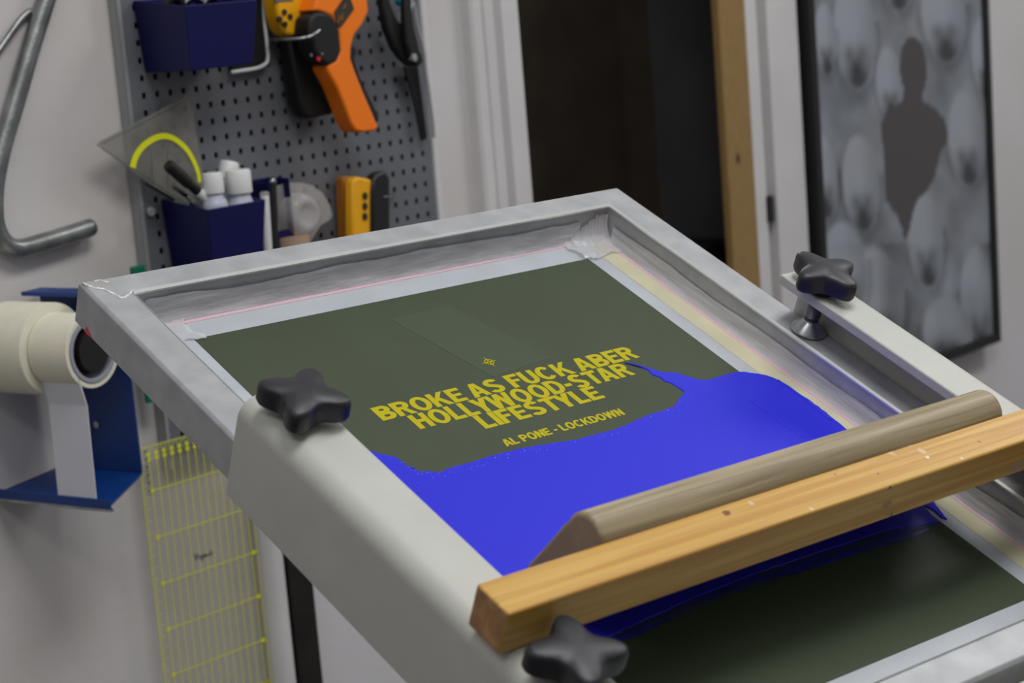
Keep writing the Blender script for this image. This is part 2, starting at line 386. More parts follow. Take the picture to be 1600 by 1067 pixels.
for i in range(0, len(path) - 1, 2):
    p = path[i]; r_ = Vector((p.x - cen.x, 0, p.z - cen.z)).normalized()
    tube(bm, [p + r_ * .004 + Vector((0, -.0002, 0)), p + r_ * .0065 + Vector((0, -.0002, 0))], .0002, 4)
for (a, b) in (((160, 224), (285, 160)), ((160, 231), (322, 340)), ((240, 300), (236, 236)), ((262, 296), (262, 232)), ((236, 262), (232, 300))):
    tube(bm, [Wp(*a, Y - .0012) - c0, Wp(*b, Y - .0012) - c0], .0003, 4)
obj('printed_lines', bm, ink_print, t)

# upper bin contents
for k, (px, py, l, m_, lab) in enumerate([(268, 4, .022, blackrub_m, 'black clip inside upper navy bin'), (300, 6, .026, steel_m, 'shiny steel clamp inside upper navy bin'), (330, 6, .020, steel_m, 'curved steel ring inside upper navy bin')]):
    P = Wp(px, py, 1.665)
    bm = BM()
    tube(bm, smoothpath([(-l * .5, .006, -.030), (-l * .4, 0, -.004 + k * .002), (0, -.004, .006), (l * .5, 0, -.004), (l * .6, .006, -.03)], 6), .004 if k else .006, 10)
    o = obj(['binder_clip', 'spring_clamp', 'steel_ring'][k], bm, m_, M=T(P.x, 1.665, P.z), smooth=40); tag(o, lab, ['clip', 'clamp', 'ring'][k])
# white edged tray behind upper bin
P0 = Wp(398, 112, 1.692); P1 = Wp(419, 100, 1.692)
t = thing('label_frame', 'dark panel with rounded white border behind right side of upper navy bin', 'frame', T(P1.x, 1.692, P1.z))
pts = [Wp(x, y, 1.690) - P1 for x, y in ((362, 113), (400, 107), (414, 101), (419, 92), (417, 60), (413, 20), (411, -60))]
obj('border', tube(BM(), smoothpath([(p.x, -.001, p.z) for p in pts], 5), .0021, 10), whitep_m, t, smooth=40)
q = [Wp(x, y, 1.692) - P1 for x, y in ((362, 110), (400, 104), (412, 98), (415, 88), (409, -60), (362, -60))]
obj('panel', prism(BM(), [(p.x, p.z) for p in q], -.001, .003), blackrub_m, t)

def px_prism(bm, pts, Y, d0, d1, c):
    d0 += Y - c.y; d1 += Y - c.y
    q = [Wp(x, y, Y) - c for x, y in pts]; return prism(bm, [(p.x, p.z) for p in q], d0, d1)
def px_disc(bm, cx_, cy_, r, Y, c, d0=-.002, d1=.001, n=20, sx=1):
    d0 += Y - c.y; d1 += Y - c.y
    P = Wp(cx_, cy_, Y) - c; return prism(bm, [(P.x + r * sx * math.cos(2 * math.pi * k / n), P.z + r * math.sin(2 * math.pi * k / n)) for k in range(n)], d0, d1)
# ------------------------------------------------------------------ yellow meter
Y = 1.672; c0 = Wp(450, 30, Y)
t = thing('handheld_meter', 'yellow handheld meter with grey display and four dark buttons, left of orange thermometer', 'meter', T(*c0))
pts = [(419, -60), (473, -60), (475, -10), (474, 20), (468, 42), (460, 53), (450, 57), (440, 55), (432, 44), (425, 22), (420, -10)]
obj('body', px_prism(BM(), pts, Y, -.010, .014, c0), yellow_m, t, bevel=.004, segs=3, smooth=40)
obj('display', px_prism(BM(), [(429, -25), (458, -28), (458, 1), (430, 3)], Y - .0105, -.0006, .002, c0), lcd_m, t)
for bx, by in ((444, 19), (437, 30), (453, 26), (445, 38)):
    obj('button', px_disc(BM(), bx, by, .0032, Y - .0105, c0, -.0012, .002), btn_m, t)
# black holster behind the thermometer
Y = 1.680; c0 = Wp(480, 120, Y)
t = thing('holster', 'black pouch hanging on pegboard behind the orange thermometer', 'pouch', T(*c0))
obj('pouch', px_prism(BM(), [(444, 66), (462, 30), (490, 22), (515, 40), (519, 100), (524, 172), (510, 179), (478, 185), (470, 180), (462, 160)], Y, -.008, .012, c0), blackrub_m, t, bevel=.003, smooth=40)
# ------------------------------------------------------------------ infrared thermometer
Y = 1.650; c0 = Wp(530, 100, Y)
t = thing('infrared_thermometer', 'orange and black infrared thermometer gun hanging head-down on pegboard', 'thermometer', T(*c0))
body = [(477, 18), (486, -10), (500, -45), (545, -50), (562, 0), (564, 18), (555, 38), (542, 55), (537, 72), (536, 92), (544, 115), (556, 145), (568, 172), (578, 196), (580, 200), (572, 205), (556, 207), (544, 205), (536, 192), (528, 170), (514, 135), (500, 110), (499, 100), (514, 95), (520, 80), (517, 50), (508, 27), (495, 21), (484, 18)]
obj('housing', px_prism(BM(), body, Y, -.013, .013, c0), orange_m, t, bevel=.004, segs=3, smooth=40)
grip = [(539, 66), (548, 76), (549, 84), (545, 92), (553, 118), (566, 145), (576, 165), (584, 183), (584, 189), (577, 193), (570, 184), (556, 152), (543, 120), (535, 96), (534, 80)]
obj('grip', px_prism(BM(), grip, Y, -.010, .010, c0), black_m, t, bevel=.003, smooth=40, label='black rubber back of the handle')
nose = [(470, 28), (480, 20), (496, 20), (508, 27), (517, 48), (520, 80), (514, 96), (500, 104), (492, 100), (482, 92), (474, 70), (468, 50)]
obj('nose', px_prism(BM(), nose, Y, -.015, .011, c0), blackrub_m, t, bevel=.004, segs=3, smooth=40, label='black sensor housing')
obj('display', px_prism(BM(), [(522, 19), (540, -8), (546, -5), (553, 14), (532, 43), (527, 42)], Y - .0135, -.0007, .001, c0), lcdd_m, t)
obj('laser_window', px_disc(BM(), 497.5, 92, .0024, Y - .0155, c0, -.001, .001), red_m, t)
for bx, by in ((486, 86), (503, 84)): obj('screw', px_disc(BM(), bx, by, .0016, Y - .0155, c0, -.0006, .001), steel_m, t)
# LCD digits
bm = BM()
for (a, b) in (((531, 24), (528, 36)), ((536, 20), (533, 33)), ((531, 26), (536, 30)), ((541, 6), (537, 14))): 
    A_ = Wp(*a, Y - .0145) - c0; B_ = Wp(*b, Y - .0145) - c0; tube(bm, [A_, B_], .0005, 6)
obj('display_digits', bm, amber_m, t)
# hook holding meter / holster
a = [Wp(x, y, Yy) for x, y, Yy in ((424, 62, 1.698), (428, 62, 1.66), (470, 60, 1.630), (490, 54, 1.628), (500, 47, 1.626))]
o = obj('peg_hook', tube(BM(), smoothpath([p - a[0] for p in a], 5), .0017, 10), steel_m, M=T(*a[0]), smooth=40); tag(o, 'long steel wire peg hook reaching across the black pouch', 'hook')
# ------------------------------------------------------------------ pliers group
Y = 1.672; c0 = Wp(640, 60, Y)
t = thing('wire_pliers', 'black pliers with silver rivet hanging at the top right of the pegboard', 'pliers', T(*c0))
obj('handle', px_prism(BM(), [(593, -40), (600, -40), (604, 5), (616, 32), (632, 45), (640, 62), (654, 84), (657, 97), (650, 104), (638, 104), (624, 92), (612, 74), (600, 45), (594, 10)], Y, -.006, .006, c0), blackrub_m, t, bevel=.0025, smooth=40)
obj('handle', px_prism(BM(), [(628, -40), (640, -40), (640, 10), (645, 45), (653, 78), (657, 98), (648, 104), (640, 96), (632, 64), (630, 30)], Y - .012, -.004, .006, c0), blackrub_m, t, bevel=.0025, smooth=40)
obj('rivet', px_disc(BM(), 647, 90, .0045, Y - .017, c0, -.002, .006, sx=.8), alu_m, t, bevel=.0008)
obj('grip_insert', px_prism(BM(), [(618, -40), (625, -40), (631, 8), (624, 9), (620, 2)], Y - .004, -.004, .004, c0), teal_m, t, label='teal inset')
Y = 1.680; c0 = Wp(650, 20, Y)
pts = [Wp(x, y, Y) for x, y in ((656, -30), (646, -5), (636, 8), (628, 14), (622, 30), (634, 44), (640, 20), (646, 5), (652, 40), (662, 80), (665, 110), (671, 150), (676, 190), (678, 215))]
o = obj('cable', tube(BM(), smoothpath([p - pts[0] for p in pts], 5), .0021, 8), whitep_m if 0 else mat('grey_cable', (160, 156, 160), .4), M=T(*pts[0]), smooth=40); tag(o, 'thin grey cable looping over the black pliers', 'cable')
Y = 1.690; c0 = Wp(660, 130, Y)
o = obj('scissor_blade', px_prism(BM(), [(630, 104), (652, 104), (658, 150), (666, 212), (665, 218), (658, 219), (646, 160)], Y, -.0015, .0015, c0), mat('dark_steel_blade', (44, 42, 42), .4, metal=.6), M=T(*c0), bevel=.0005); tag(o, 'long dark steel blade hanging below the black pliers', 'blade')
# ------------------------------------------------------------------ cup / tape roll in clear packaging
c0 = Wp(470, 330, 1.66)
t = thing('plastic_cup', 'clear plastic disc-shaped blister cup on pegboard right of the pens', 'cup', T(c0.x, 1.66, c0.z))
rim = [(432, 290), (450, 286), (470, 285), (490, 290), (505, 303), (514, 318), (519, 336), (517, 342), (500, 352), (488, 372), (470, 400), (436, 400), (434, 340)]
obj('flange', px_prism(BM(), rim, 1.672, -.0006, .0006, Vector((c0.x, 1.672, c0.z))), clear_m, t)
bm = BM(); P = Wp(471, 335, 1.66) - Vector((c0.x, 1.66, c0.z))
lathe(bm, [(.024, .010), (.0235, .002), (.022, -.006), (.018, -.010), (.012, -.0105), (.010, -.008), (.001, -.008)], (P.x, 0, P.z), 40, 'y')
obj('dome', bm, cupm, t, smooth=60)
o_ = [x for x in t.children if x.name.startswith('flange')][0]; o_.location.y = .012
bm = BM(); P = Wp(452, 362, 1.665); lathe(bm, [(.001, 0), (.022, 0), (.022, .05), (.001, .05)], (0, 0, 0), 32); o = obj('paper_roll', bm, mat('kraft_brown', (176, 146, 124), .6), M=T(P.x + .004, 1.670, P.z - .055), smooth=40); tag(o, 'pale brown roll below the clear plastic cup', 'roll')
# ------------------------------------------------------------------ yellow and black knives
def px_thing(name, label, cat, parts, Y, c):
    c0 = Wp(*c, Y); t = thing(name, label, cat, T(*c0))
    for (n_, pts, d0, d1, m_, bv) in parts: obj(n_, px_prism(BM(), pts, Y, d0, d1, c0), m_, t, bevel=bv, segs=3, smooth=40)
    return t, c0
px_thing('utility_knife', 'amber plastic knife handle at the far left of the three upright knives', 'knife', [('handle', [(532, 280), (535, 276), (546, 275), (547, 400), (537, 400)], -.004, .010, amber_m, .002)], 1.685, (540, 320))
t, c0 = px_thing('utility_knife', 'bright yellow utility knife with black buttons standing beside black knife', 'knife', [('handle', [(543, 285), (546, 279), (553, 276), (562, 278), (573, 280), (576, 290), (577, 400), (544, 400)], -.008, .006, yellow_m, .003)], 1.672, (560, 320))
for by in (306, 322, 338): obj('button', px_disc(BM(), 570, by, .0042, 1.6635, c0, -.0016, .001, sx=.8), btn_m, t, bevel=.0005)
t, c0 = px_thing('utility_knife', 'black rounded knife handle at the right of the yellow knife', 'knife', [('handle', [(574, 400), (574, 300), (576, 280), (582, 270), (592, 267), (600, 270), (603, 280), (603, 300), (604, 400)], -.008, .008, black_m, .004)], 1.668, (588, 320))
a = [Wp(x, y, Yy) for x, y, Yy in ((599, 308, 1.660), (606, 307, 1.66), (613, 306, 1.672), (615, 302, 1.698))]
o = obj('peg_hook', tube(BM(), [p - a[0] for p in a], .0012, 8), steel_m, M=T(*a[0]), smooth=40); tag(o, 'short wire peg hook right of the black knife', 'hook')

# ------------------------------------------------------------------ green strip behind frame
a = Wp(214, 415, 1.690); b = Wp(238, 628, 1.690)
bm = BM(); box(bm, -.0085, .0085, -.003, .003, b.z - a.z, 0)
o = obj('plastic_strip', bm, green_m, M=T(a.x, 1.690, a.z), bevel=.002); tag(o, 'green plastic strip hanging at left edge of pegboard, mostly hidden behind screen frame', 'strip')

# ================================================================== left wall things
Y = 1.703
pts = [(92, -60), (72, 0), (47, 80), (24, 160), (3, 232), (-8, 290), (-8, 345), (6, 378), (30, 388), (70, 378), (110, 366), (134, 358)]
P = [Wp(x, y, Y) for x, y in pts]
path = smoothpath([p - P[0] for p in P], 6) + [P[-1] - P[0] + Vector(v) for v in ((.006, 0, .001), (.009, 0, .0015), (.011, 0, .002))]
o = obj('steel_tube', tube(BM(), path, [.0094] * (len(path) - 2) + [.0078, .0045], 20), tube_m, M=T(*P[0]), smooth=50); tag(o, 'thick bent grey steel tube fixed to wall at the upper left', 'tube')
pts = [(-30, 115), (0, 76), (28, 36), (42, 21), (50, 18), (58, 22)]
P = [Wp(x, y, Y + .006) for x, y in pts]
o = obj('steel_rod', tube(BM(), smoothpath([p - P[0] for p in P], 5), .0033, 12), tube_m, M=T(*P[0]), smooth=50); tag(o, 'thin grey steel rod meeting the thick bent tube at upper left', 'rod')

# ------------------------------------------------------------------ tape dispenser
DO = Vector((1.0912, 1.58, 1.124)); av = Vector((-.1824, .9832, 0)); bv_ = Vector((.9832, .1824, 0))
MD = Matrix(((bv_.x, av.x, 0, DO.x), (bv_.y, av.y, 0, DO.y), (0, 0, 1, DO.z), (0, 0, 0, 1)))   # local x = right, y = away, z = up
t = thing('tape_dispenser', 'blue painted steel tape dispenser bracket on wall left of pegboard', 'tape dispenser', MD)
bm = BM()
box(bm, .054, .0565, .008, .118, -.134, .045)
prism(bm, [(.0555, .008), (.0555, .118), (-.0185, .135), (-.0185, -.018)], -.1365, -.134, 'xy')
for v in bm.verts:
    if v.co.x < 0: v.co.z -= .010
box(bm, -.021, -.018, -.018, .135, -.1495, -.140)
obj('bracket', bm, blue_m, t, bevel=.0006)
obj('top_flange', box(BM(), .030, .0575, .008, .118, .045, .049), blue_m, t, bevel=.0006)
obj('cutter', box(BM(), -.0215, -.017, -.019, .134, -.1515, -.1490), steel_m, t)
obj('axle', lathe(BM(), [(.001, -.002), (.020, -.002), (.020, .114), (.001, .114)], n=32, axis='y'), blackrub_m, t, smooth=40)
obj('axle_arm', box(BM(), -.004, .056, .112, .116, -.02, .02), blue_m, t)
P = MD.inverted() @ Vector((0, 0, 0)); 
obj('screw', lathe(BM(), [(.001, .0525), (.0035, .0525), (.0035, .0545), (.001, .0545)], (0, .060, -.088), 16, 'x'), steel_m, t, smooth=40)
def roll(name, label, y0, y1, r, ri, sec=True):
    t = thing(name, label, 'tape roll', MD @ T(0, y0, 0))
    wd = y1 - y0
    def ring(r0, r1, m_, nm, ya=0, yb=wd):
        bm = BM(); n = 64; R_ = []
        for (rr, yy) in ((r0, ya), (r1, ya), (r1, yb), (r0, yb)): R_.append([bm.verts.new((rr * math.cos(2 * math.pi * k / n), yy, rr * math.sin(2 * math.pi * k / n))) for k in range(n)])
        for i in range(4):
            a, b = R_[i], R_[(i + 1) % 4]
            for k in range(n): bm.faces.new((a[k], a[(k + 1) % n], b[(k + 1) % n], b[k]))
        obj(nm, bm, m_, t, smooth=40, bevel=.0004)
    ring(ri + .0045, r, tape_m, 'tape'); ring(ri, ri + .0042, core_m, 'core', -.001, wd + .001); return t
t = roll('tape_roll', 'nearly used up narrow roll of cream masking tape with grey core', 0, .050, .0357, .0265)
obj('loose_end', prism(BM(), [(-.030, .0), (-.0165, -.05), (-.0195, -.1525), (-.0185, -.1525), (-.0155, -.05), (-.028, .002)], .0, .050, 'xz'), tapew_m, t)
roll('tape_roll', 'thicker roll of cream masking tape at left edge, behind the narrow roll', .051, .112, .0449, .0265)

# ------------------------------------------------------------------ clear quilting ruler
RX, RZ = 1.2101, .988; Yr = 1.694
t = thing('ruler', 'wide clear ruler with yellow grid hanging on wall beside blue dispenser', 'ruler', T(RX, Yr, RZ))
RW, RH = .1435, .60
obj('plate', box(BM(), 0, RW, 0, .003, -RH, 0), rul_m, t, bevel=.0005)
bm = BM(); bt = BM()
def disc(b_, x, z, r, y=-.0004, n=14):
    prism(b_, [(x + r * math.cos(2 * math.pi * k / n), z + r * math.sin(2 * math.pi * k / n)) for k in range(n)], y - .0002, y)
def line(b_, x0, z0, x1, z1, wd=.0008, y=-.0003):
    d = Vector((x1 - x0, z1 - z0)).normalized(); nn = Vector((-d.y, d.x)) * wd / 2
    prism(b_, [(x0 + nn.x, z0 + nn.y), (x1 + nn.x, z1 + nn.y), (x1 - nn.x, z1 - nn.y), (x0 - nn.x, z0 - nn.y)], y - .0002, y)
gx0 = .0127; g = .01016
for k in range(13):
    x = gx0 + g * k
    if x > RW - .002: break
    line(bm, x, -.006, x, -RH + .004, .0009)
    for zz in (-.0085, -.0140): disc(bm, x, zz, .0026)
    for j in range(2): line(bm, x - .003 + .006 * j, -.001, x - .003 + .006 * j, -.005, .0007)
line(bm, .0006, 0, .0006, -RH, .001); line(bm, RW - .0006, 0, RW - .0006, -RH, .001); line(bm, 0, -.0006, RW, -.0006, .0009)
k = 0; z = -.0478
while z > -RH:
    line(bm, .010, z, RW - .002, z, .0010, -.0006); disc(bm, gx0 - .0005, z, .0026, -.0008); disc(bm, RW - .006, z, .0026, -.0008)
    z -= .0508
for k in range(8): disc(bm, RW - .006 - k * .0085, -.300, .0022, -.0008)
n = 0; z = -.003
while z > -RH + .01:
    line(bm, .002, z, .0045 + (.003 if n % 4 == 0 else 0), z, .0006); n += 1; z -= .003175
sg = BM(); q0 = Vector((RX, Yr, RZ))
for seg in (((303, 866), (307, 872), (306, 876)), ((310, 864), (306, 874)), ((311, 868), (312, 873)), ((314, 867), (316, 872)), ((318, 866), (315, 876)), ((319, 866), (320, 871), (322, 865), (323, 870)), ((324, 865), (325, 869)), ((327, 864), (328, 868)), ((329, 860), (331, 867))):
    tube(sg, [Wp(x, y, Yr - .0005) - q0 for x, y in seg], .0006, 5)
obj('brand_print', sg, blackrub_m, t, label='small dark printed word')
obj('printed_grid', bm, yl_m, t, label='yellow printed grid of lines and dots')
n = 0; z = -.004
while z > -.055: line(bt, .0075, z, .0108, z - .001, .0022, -.0005); line(bt, .0075, z - .004, .0095, z - .004, .001, -.0005); z -= .0085; n += 1
obj('printed_numbers', bt, ink_print, t)

# ================================================================== framed poster
FX0, FX1, FZ0, FZ1, FY = 2.4555, Wp(1565, 533, 1.682).x, Wp(1565, 533, 1.682).z, 1.72, 1.682
t = thing('framed_poster', 'black framed grey poster of pale bald heads around a dark silhouette', 'poster', T(FX0, FY, FZ0))
fw, fh = FX1 - FX0, FZ1 - FZ0; fb = .0155
bm = BM(); 
for bx in ((0, fb, 0, .028, 0, fh), (fw - fb, fw, 0, .028, 0, fh), (fb, fw - fb, 0, .028, 0, fb), (fb, fw - fb, 0, .028, fh - fb, fh)): box(bm, *bx)
obj('frame', bm, blackrub_m, t, bevel=.0015)
nx, nz = 130, 200
bm = BM(); cl = bm.loops.layers.color.new('print')
G = [[bm.verts.new((fb + (fw - 2 * fb) * i / nx, .006, fb + (fh - 2 * fb) * j / nz)) for j in range(nz + 1)] for i in range(nx + 1)]
sil = [(1411, 140), (1441, 140), (1442, 158), (1462, 170), (1475, 186), (1481, 208), (1480, 222), (1470, 236), (1464, 262), (1458, 282), (1447, 300), (1434, 312), (1426, 335), (1420, 362), (1414, 376), (1409, 355), (1400, 335), (1384, 312), (1382, 262), (1379, 225), (1377, 192), (1385, 176), (1402, 163), (1412, 156)]
def inside(x, y, P):
    c = False; j = len(P) - 1
    for i in range(len(P)):
        if (P[i][1] > y) != (P[j][1] > y) and x < (P[j][0] - P[i][0]) * (y - P[i][1]) / (P[j][1] - P[i][1]) + P[i][0]: c = not c
        j = i
    return c
heads = [(1335, 50, 34, 92), (1474, 20, 36, 80), (1400, -60, 30, 80), (1345, 285, 30, 80), (1510, 215, 30, 78), (1446, 372, 29, 80), (1288, 275, 22, 70), (1530, 470, 30, 90), (1290, 60, 18, 60), (1390, 130, 22, 60), (1370, 470, 44, 90), (1480, 520, 40, 60), (1320, 420, 36, 80), (1300, -80, 40, 60), (1500, -90, 30, 50), (1540, 90, 22, 70)]
def shade(x, y):
    v = .80 + .16 * noise.noise((x * .02, y * .010, 3)) + .10 * noise.noise((x * .05, y * .03, 9))
    for i, (hx_, hy_, rx, ry) in enumerate(heads):
        dx = (x - hx_ - .06 * (y - hy_)) / rx; dy = (y - hy_) / ry; r2 = dx * dx + dy * dy
        if r2 < 1.0:
            e = min(1, (1 - r2) * 4); tgt = .98 - .16 * max(0, dx) - .25 * max(0, dy) ** 2
            for (fx, fy, fr, fd) in ((-.30, .38, .16, .25), (.28, .36, .16, .22), (.0, .60, .16, .28), (.05, .86, .30, .50)):
                tgt -= fd * math.exp(-(((dx - fx) / (fr * 1.6)) ** 2 + ((dy - fy) / fr) ** 2))
            v = v * (1 - e) + tgt * e
        elif 1 <= r2 < 1.7 and dy > -.2: v -= .16 * (1.7 - r2) * (1 + .5 * (dx > 0))
    if y > 380: v -= .10 * noise.noise((x * .03, y * .02, 5)) + .16 * math.exp(-((x - 1395) / 18) ** 2) + .14 * math.exp(-((x - 1545) / 14) ** 2 - ((y - 380) / 40) ** 2) + .25 * math.exp(-((x - 1475) / 25) ** 2 - ((y - 545) / 25) ** 2)
    return max(.34, min(1.1, v))
def pcol(x, y):
    y2 = y + .06 * (x - 1400) * 0
    if inside(x, y, sil) or ((x - 1427 - .03 * (y - 105)) / 21) ** 2 + ((y - 106) / 49) ** 2 < 1: return (72 / 255, 67 / 255, 67 / 255, 1)
    v = shade(x, y); b = noise.noise((x * .012, y * .01, 1))
    return (158 * v / 255, (163 + 3 * b) * v / 255, (172 + 6 * b) * v / 255, 1)
PO = Vector((FX0, FY, FZ0)); cache = {}
for i in range(nx + 1):
    for j in range(nz + 1):
        cache[G[i][j]] = pcol(*PX(PO + G[i][j].co))
for i in range(nx):
    for j in range(nz):
        f = bm.faces.new((G[i][j], G[i + 1][j], G[i + 1][j + 1], G[i][j + 1]))
        for lp in f.loops: lp[cl] = cache[lp.vert]
pm = bpy.data.materials.new('poster_print'); pm.use_nodes = True
vc = pm.node_tree.nodes.new('ShaderNodeVertexColor'); vc.layer_name = 'print'
pm.node_tree.links.new(vc.outputs[0], pm.node_tree.nodes['Principled BSDF'].inputs['Base Color']); pm.node_tree.nodes['Principled BSDF'].inputs['Roughness'].default_value = .45
obj('print', bm, pm, t)
obj('back_board', box(BM(), .004, fw - .004, .010, .026, .004, fh - .004), gap_m, t)

# ================================================================== printing screen
FL, FR, FB, FT = -.473, .018, -.571, .005      # outer edges
IL, IR, IB, IT = -.445, -.011, -.545, -.019    # inner edges
HH = .031; MW = -.0285
t = thing('printing_screen', 'silver aluminium screen printing frame with olive stencil, clamped in the white press arms', 'printing screen', MS)
scr = t
bm = BM(); ch = .0022
def fr_ring(u0, u1, v0, v1, w_): return [bm.verts.new(p) for p in ((u0, v0, w_), (u1, v0, w_), (u1, v1, w_), (u0, v1, w_))]
R_ = [fr_ring(FL + ch, FR - ch, FB + ch, FT - ch, 0), fr_ring(FL, FR, FB, FT, -ch), fr_ring(FL, FR, FB, FT, -HH), fr_ring(IL, IR, IB, IT, -HH), fr_ring(IL, IR, IB, IT, -.0012), fr_ring(IL - .0012, IR + .0012, IB - .0012, IT + .0012, 0)]
for i in range(6):
    a, b = R_[i], R_[(i + 1) % 6]
    for k in range(4): bm.faces.new((a[k], a[(k + 1) % 4], b[(k + 1) % 4], b[k]))
obj('frame', bm, alu_m, t, bevel=.0007)
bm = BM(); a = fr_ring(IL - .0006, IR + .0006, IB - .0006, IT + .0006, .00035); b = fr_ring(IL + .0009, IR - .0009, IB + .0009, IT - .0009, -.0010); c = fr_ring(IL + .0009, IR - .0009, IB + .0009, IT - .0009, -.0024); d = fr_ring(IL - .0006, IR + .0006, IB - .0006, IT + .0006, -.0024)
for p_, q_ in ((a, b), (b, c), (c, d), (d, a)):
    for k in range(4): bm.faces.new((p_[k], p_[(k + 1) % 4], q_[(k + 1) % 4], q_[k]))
obj('edge_highlight', bm, mat('painted_edge_highlight', (236, 236, 232), .28, metal=.6), t, label='pale strip painted as a highlight along the inner edge')  # pale strip paints the light catching the frame's inner edge
bm = BM(); box(bm, IL - .002, IR + .002, IB - .002, IT + .002, MW - .001, MW)
msh = obj('mesh', bm, mesh_m, t)
OL, OR_, OB, OT = -.410, -.0505, -.5115, -.0475
stn = obj('stencil', box(BM(), OL, OR_, OB, OT, MW, MW + .0005), olive_m, t, label='olive green emulsion')
bm = BM()
for q in ([(610, 500), (700, 478), (860, 560), (770, 590)],):
    prism(bm, [(Sp(x, y, MW).x, Sp(x, y, MW).y) for x, y in q], MW + .0005, MW + .00062 + .0001 * len(bm.faces) / 6, 'xy')
obj('stencil_patch', bm, ghost_m, t, label='slightly paler square patch')
# lettering
GW = {'B': .70, 'R': .73, 'O': .80, 'K': .76, 'E': .62, 'A': .78, 'S': .69, 'F': .58, 'U': .71, 'C': .77, 'H': .70, 'L': .57, 'Y': .74, 'W': 1.06, 'D': .73, '-': .36, 'T': .66, 'I': .21, 'P': .67, 'N': .72, ' ': .25}
def glyph(ch, s=.232, h=.200):
    w_ = GW[ch]; out = []
    def rect(x0, y0, x1, y1): out.append([(x0, y0), (x1, y0), (x1, y1), (x0, y1)])
    def arc(cx_, cy_, rx, ry, a0, a1, sx=s, sy=h, n=14):
        for i in range(n):
            t0, t1 = [math.radians(a0 + (a1 - a0) * k / n) for k in (i, i + 1)]
            out.append([(cx_ + rx * math.cos(t0), cy_ + ry * math.sin(t0)), (cx_ + rx * math.cos(t1), cy_ + ry * math.sin(t1)), (cx_ + (rx - sx) * math.cos(t1), cy_ + (ry - sy) * math.sin(t1)), (cx_ + (rx - sx) * math.cos(t0), cy_ + (ry - sy) * math.sin(t0))])
    def bowl(x0, y0, y1, xr):
        ry = (y1 - y0) / 2; rx = min(ry * 1.05, xr - x0 - .1); rect(x0, y1 - h, xr - rx, y1); rect(x0, y0, xr - rx, y0 + h); arc(xr - rx, (y0 + y1) / 2, rx, ry, -90, 90)
    if ch in 'BRPDEFHKLN': rect(0, 0, s, 1)
    if ch == 'B': bowl(s * .9, .465, 1, w_ - .03); bowl(s * .9, 0, .56, w_)
    if ch == 'R': bowl(s * .9, .42, 1, w_ - .02); out.append([(.30, .46), (.50, .50), (w_ + .02, 0), (w_ - .23, 0)])
    if ch == 'P': bowl(s * .9, .38, 1, w_)
    if ch == 'D': bowl(s * .9, 0, 1, w_)
    if ch == 'O': arc(w_ / 2, .5, w_ / 2, .52, 0, 360, n=36)
    if ch == 'C': arc(w_ / 2, .5, w_ / 2, .52, 40, 320, n=30)
    if ch in 'EF': rect(0, 1 - h, w_, 1); rect(0, .42, w_ - .06, .42 + h * .92)
    if ch in 'EL': rect(0, 0, w_ - .01, h)
    if ch == 'H': rect(w_ - s, 0, w_, 1); rect(0, .42, w_, .42 + h)
    if ch == 'T': rect(0, 1 - h, w_, 1); rect(w_ / 2 - s / 2, 0, w_ / 2 + s / 2, 1)
    if ch == 'I': rect(0, 0, s, 1)
    if ch == '-': rect(.02, .32, w_ - .02, .32 + h)
    if ch == 'N': rect(w_ - s, 0, w_, 1); out.append([(0, 1), (s * 1.05, 1), (w_, 0), (w_ - s * 1.05, 0)])
    if ch == 'K': out.append([(s * .8, .26), (s * .8, .52), (w_ - .26, 1), (w_ - .01, 1)]); out.append([(.26, .50), (.42, .66), (w_ + .02, 0), (w_ - .24, 0)])
    if ch == 'A': out.append([(0, 0), (s * 1.08, 0), (w_ / 2 + .02, .80), (w_ / 2 + .02, 1), (w_ / 2 - s * .58, 1)]); out.append([(w_, 0), (w_ - s * 1.08, 0), (w_ / 2 - .02, .80), (w_ / 2 - .02, 1), (w_ / 2 + s * .58, 1)]); rect(.16, .20, w_ - .16, .20 + h * .85)
    if ch == 'Y': rect(w_ / 2 - s / 2, 0, w_ / 2 + s / 2, .45); out.append([(0, 1), (s * 1.15, 1), (w_ / 2 + s / 2, .40), (w_ / 2 - s / 2, .38)]); out.append([(w_, 1), (w_ - s * 1.15, 1), (w_ / 2 - s / 2, .40), (w_ / 2 + s / 2, .38)])
    if ch == 'W':
        for k, (x0, x1) in enumerate(((.0, .26), (.53, .26), (.53, .80), (1.06, .80))):
            d_ = s * .48; xt = min(max(x0, d_), w_ - d_); out.append([(xt - d_, 1), (xt + d_, 1), (x1 + d_, 0), (x1 - d_, 0)])
    if ch == 'U': rect(0, .36, s, 1); rect(w_ - s, .36, w_, 1); arc(w_ / 2, .36, w_ / 2, .38, 180, 360, n=20)
    if ch == 'S':
        cxs = w_ / 2; arc(cxs, .735, w_ / 2 - .015, .285, 22, 200, n=18); arc(cxs, .265, w_ / 2, .285, -160, 22, n=18)
        out.append([(.015, .735), (.03, .62), (.12, .50), (cxs, .42), (w_ - .22, .33), (w_ - s, .26), (w_, .26), (w_ - .02, .40), (w_ - .12, .51), (cxs, .60), (.24, .67), (.015 + s, .735)])
    return out
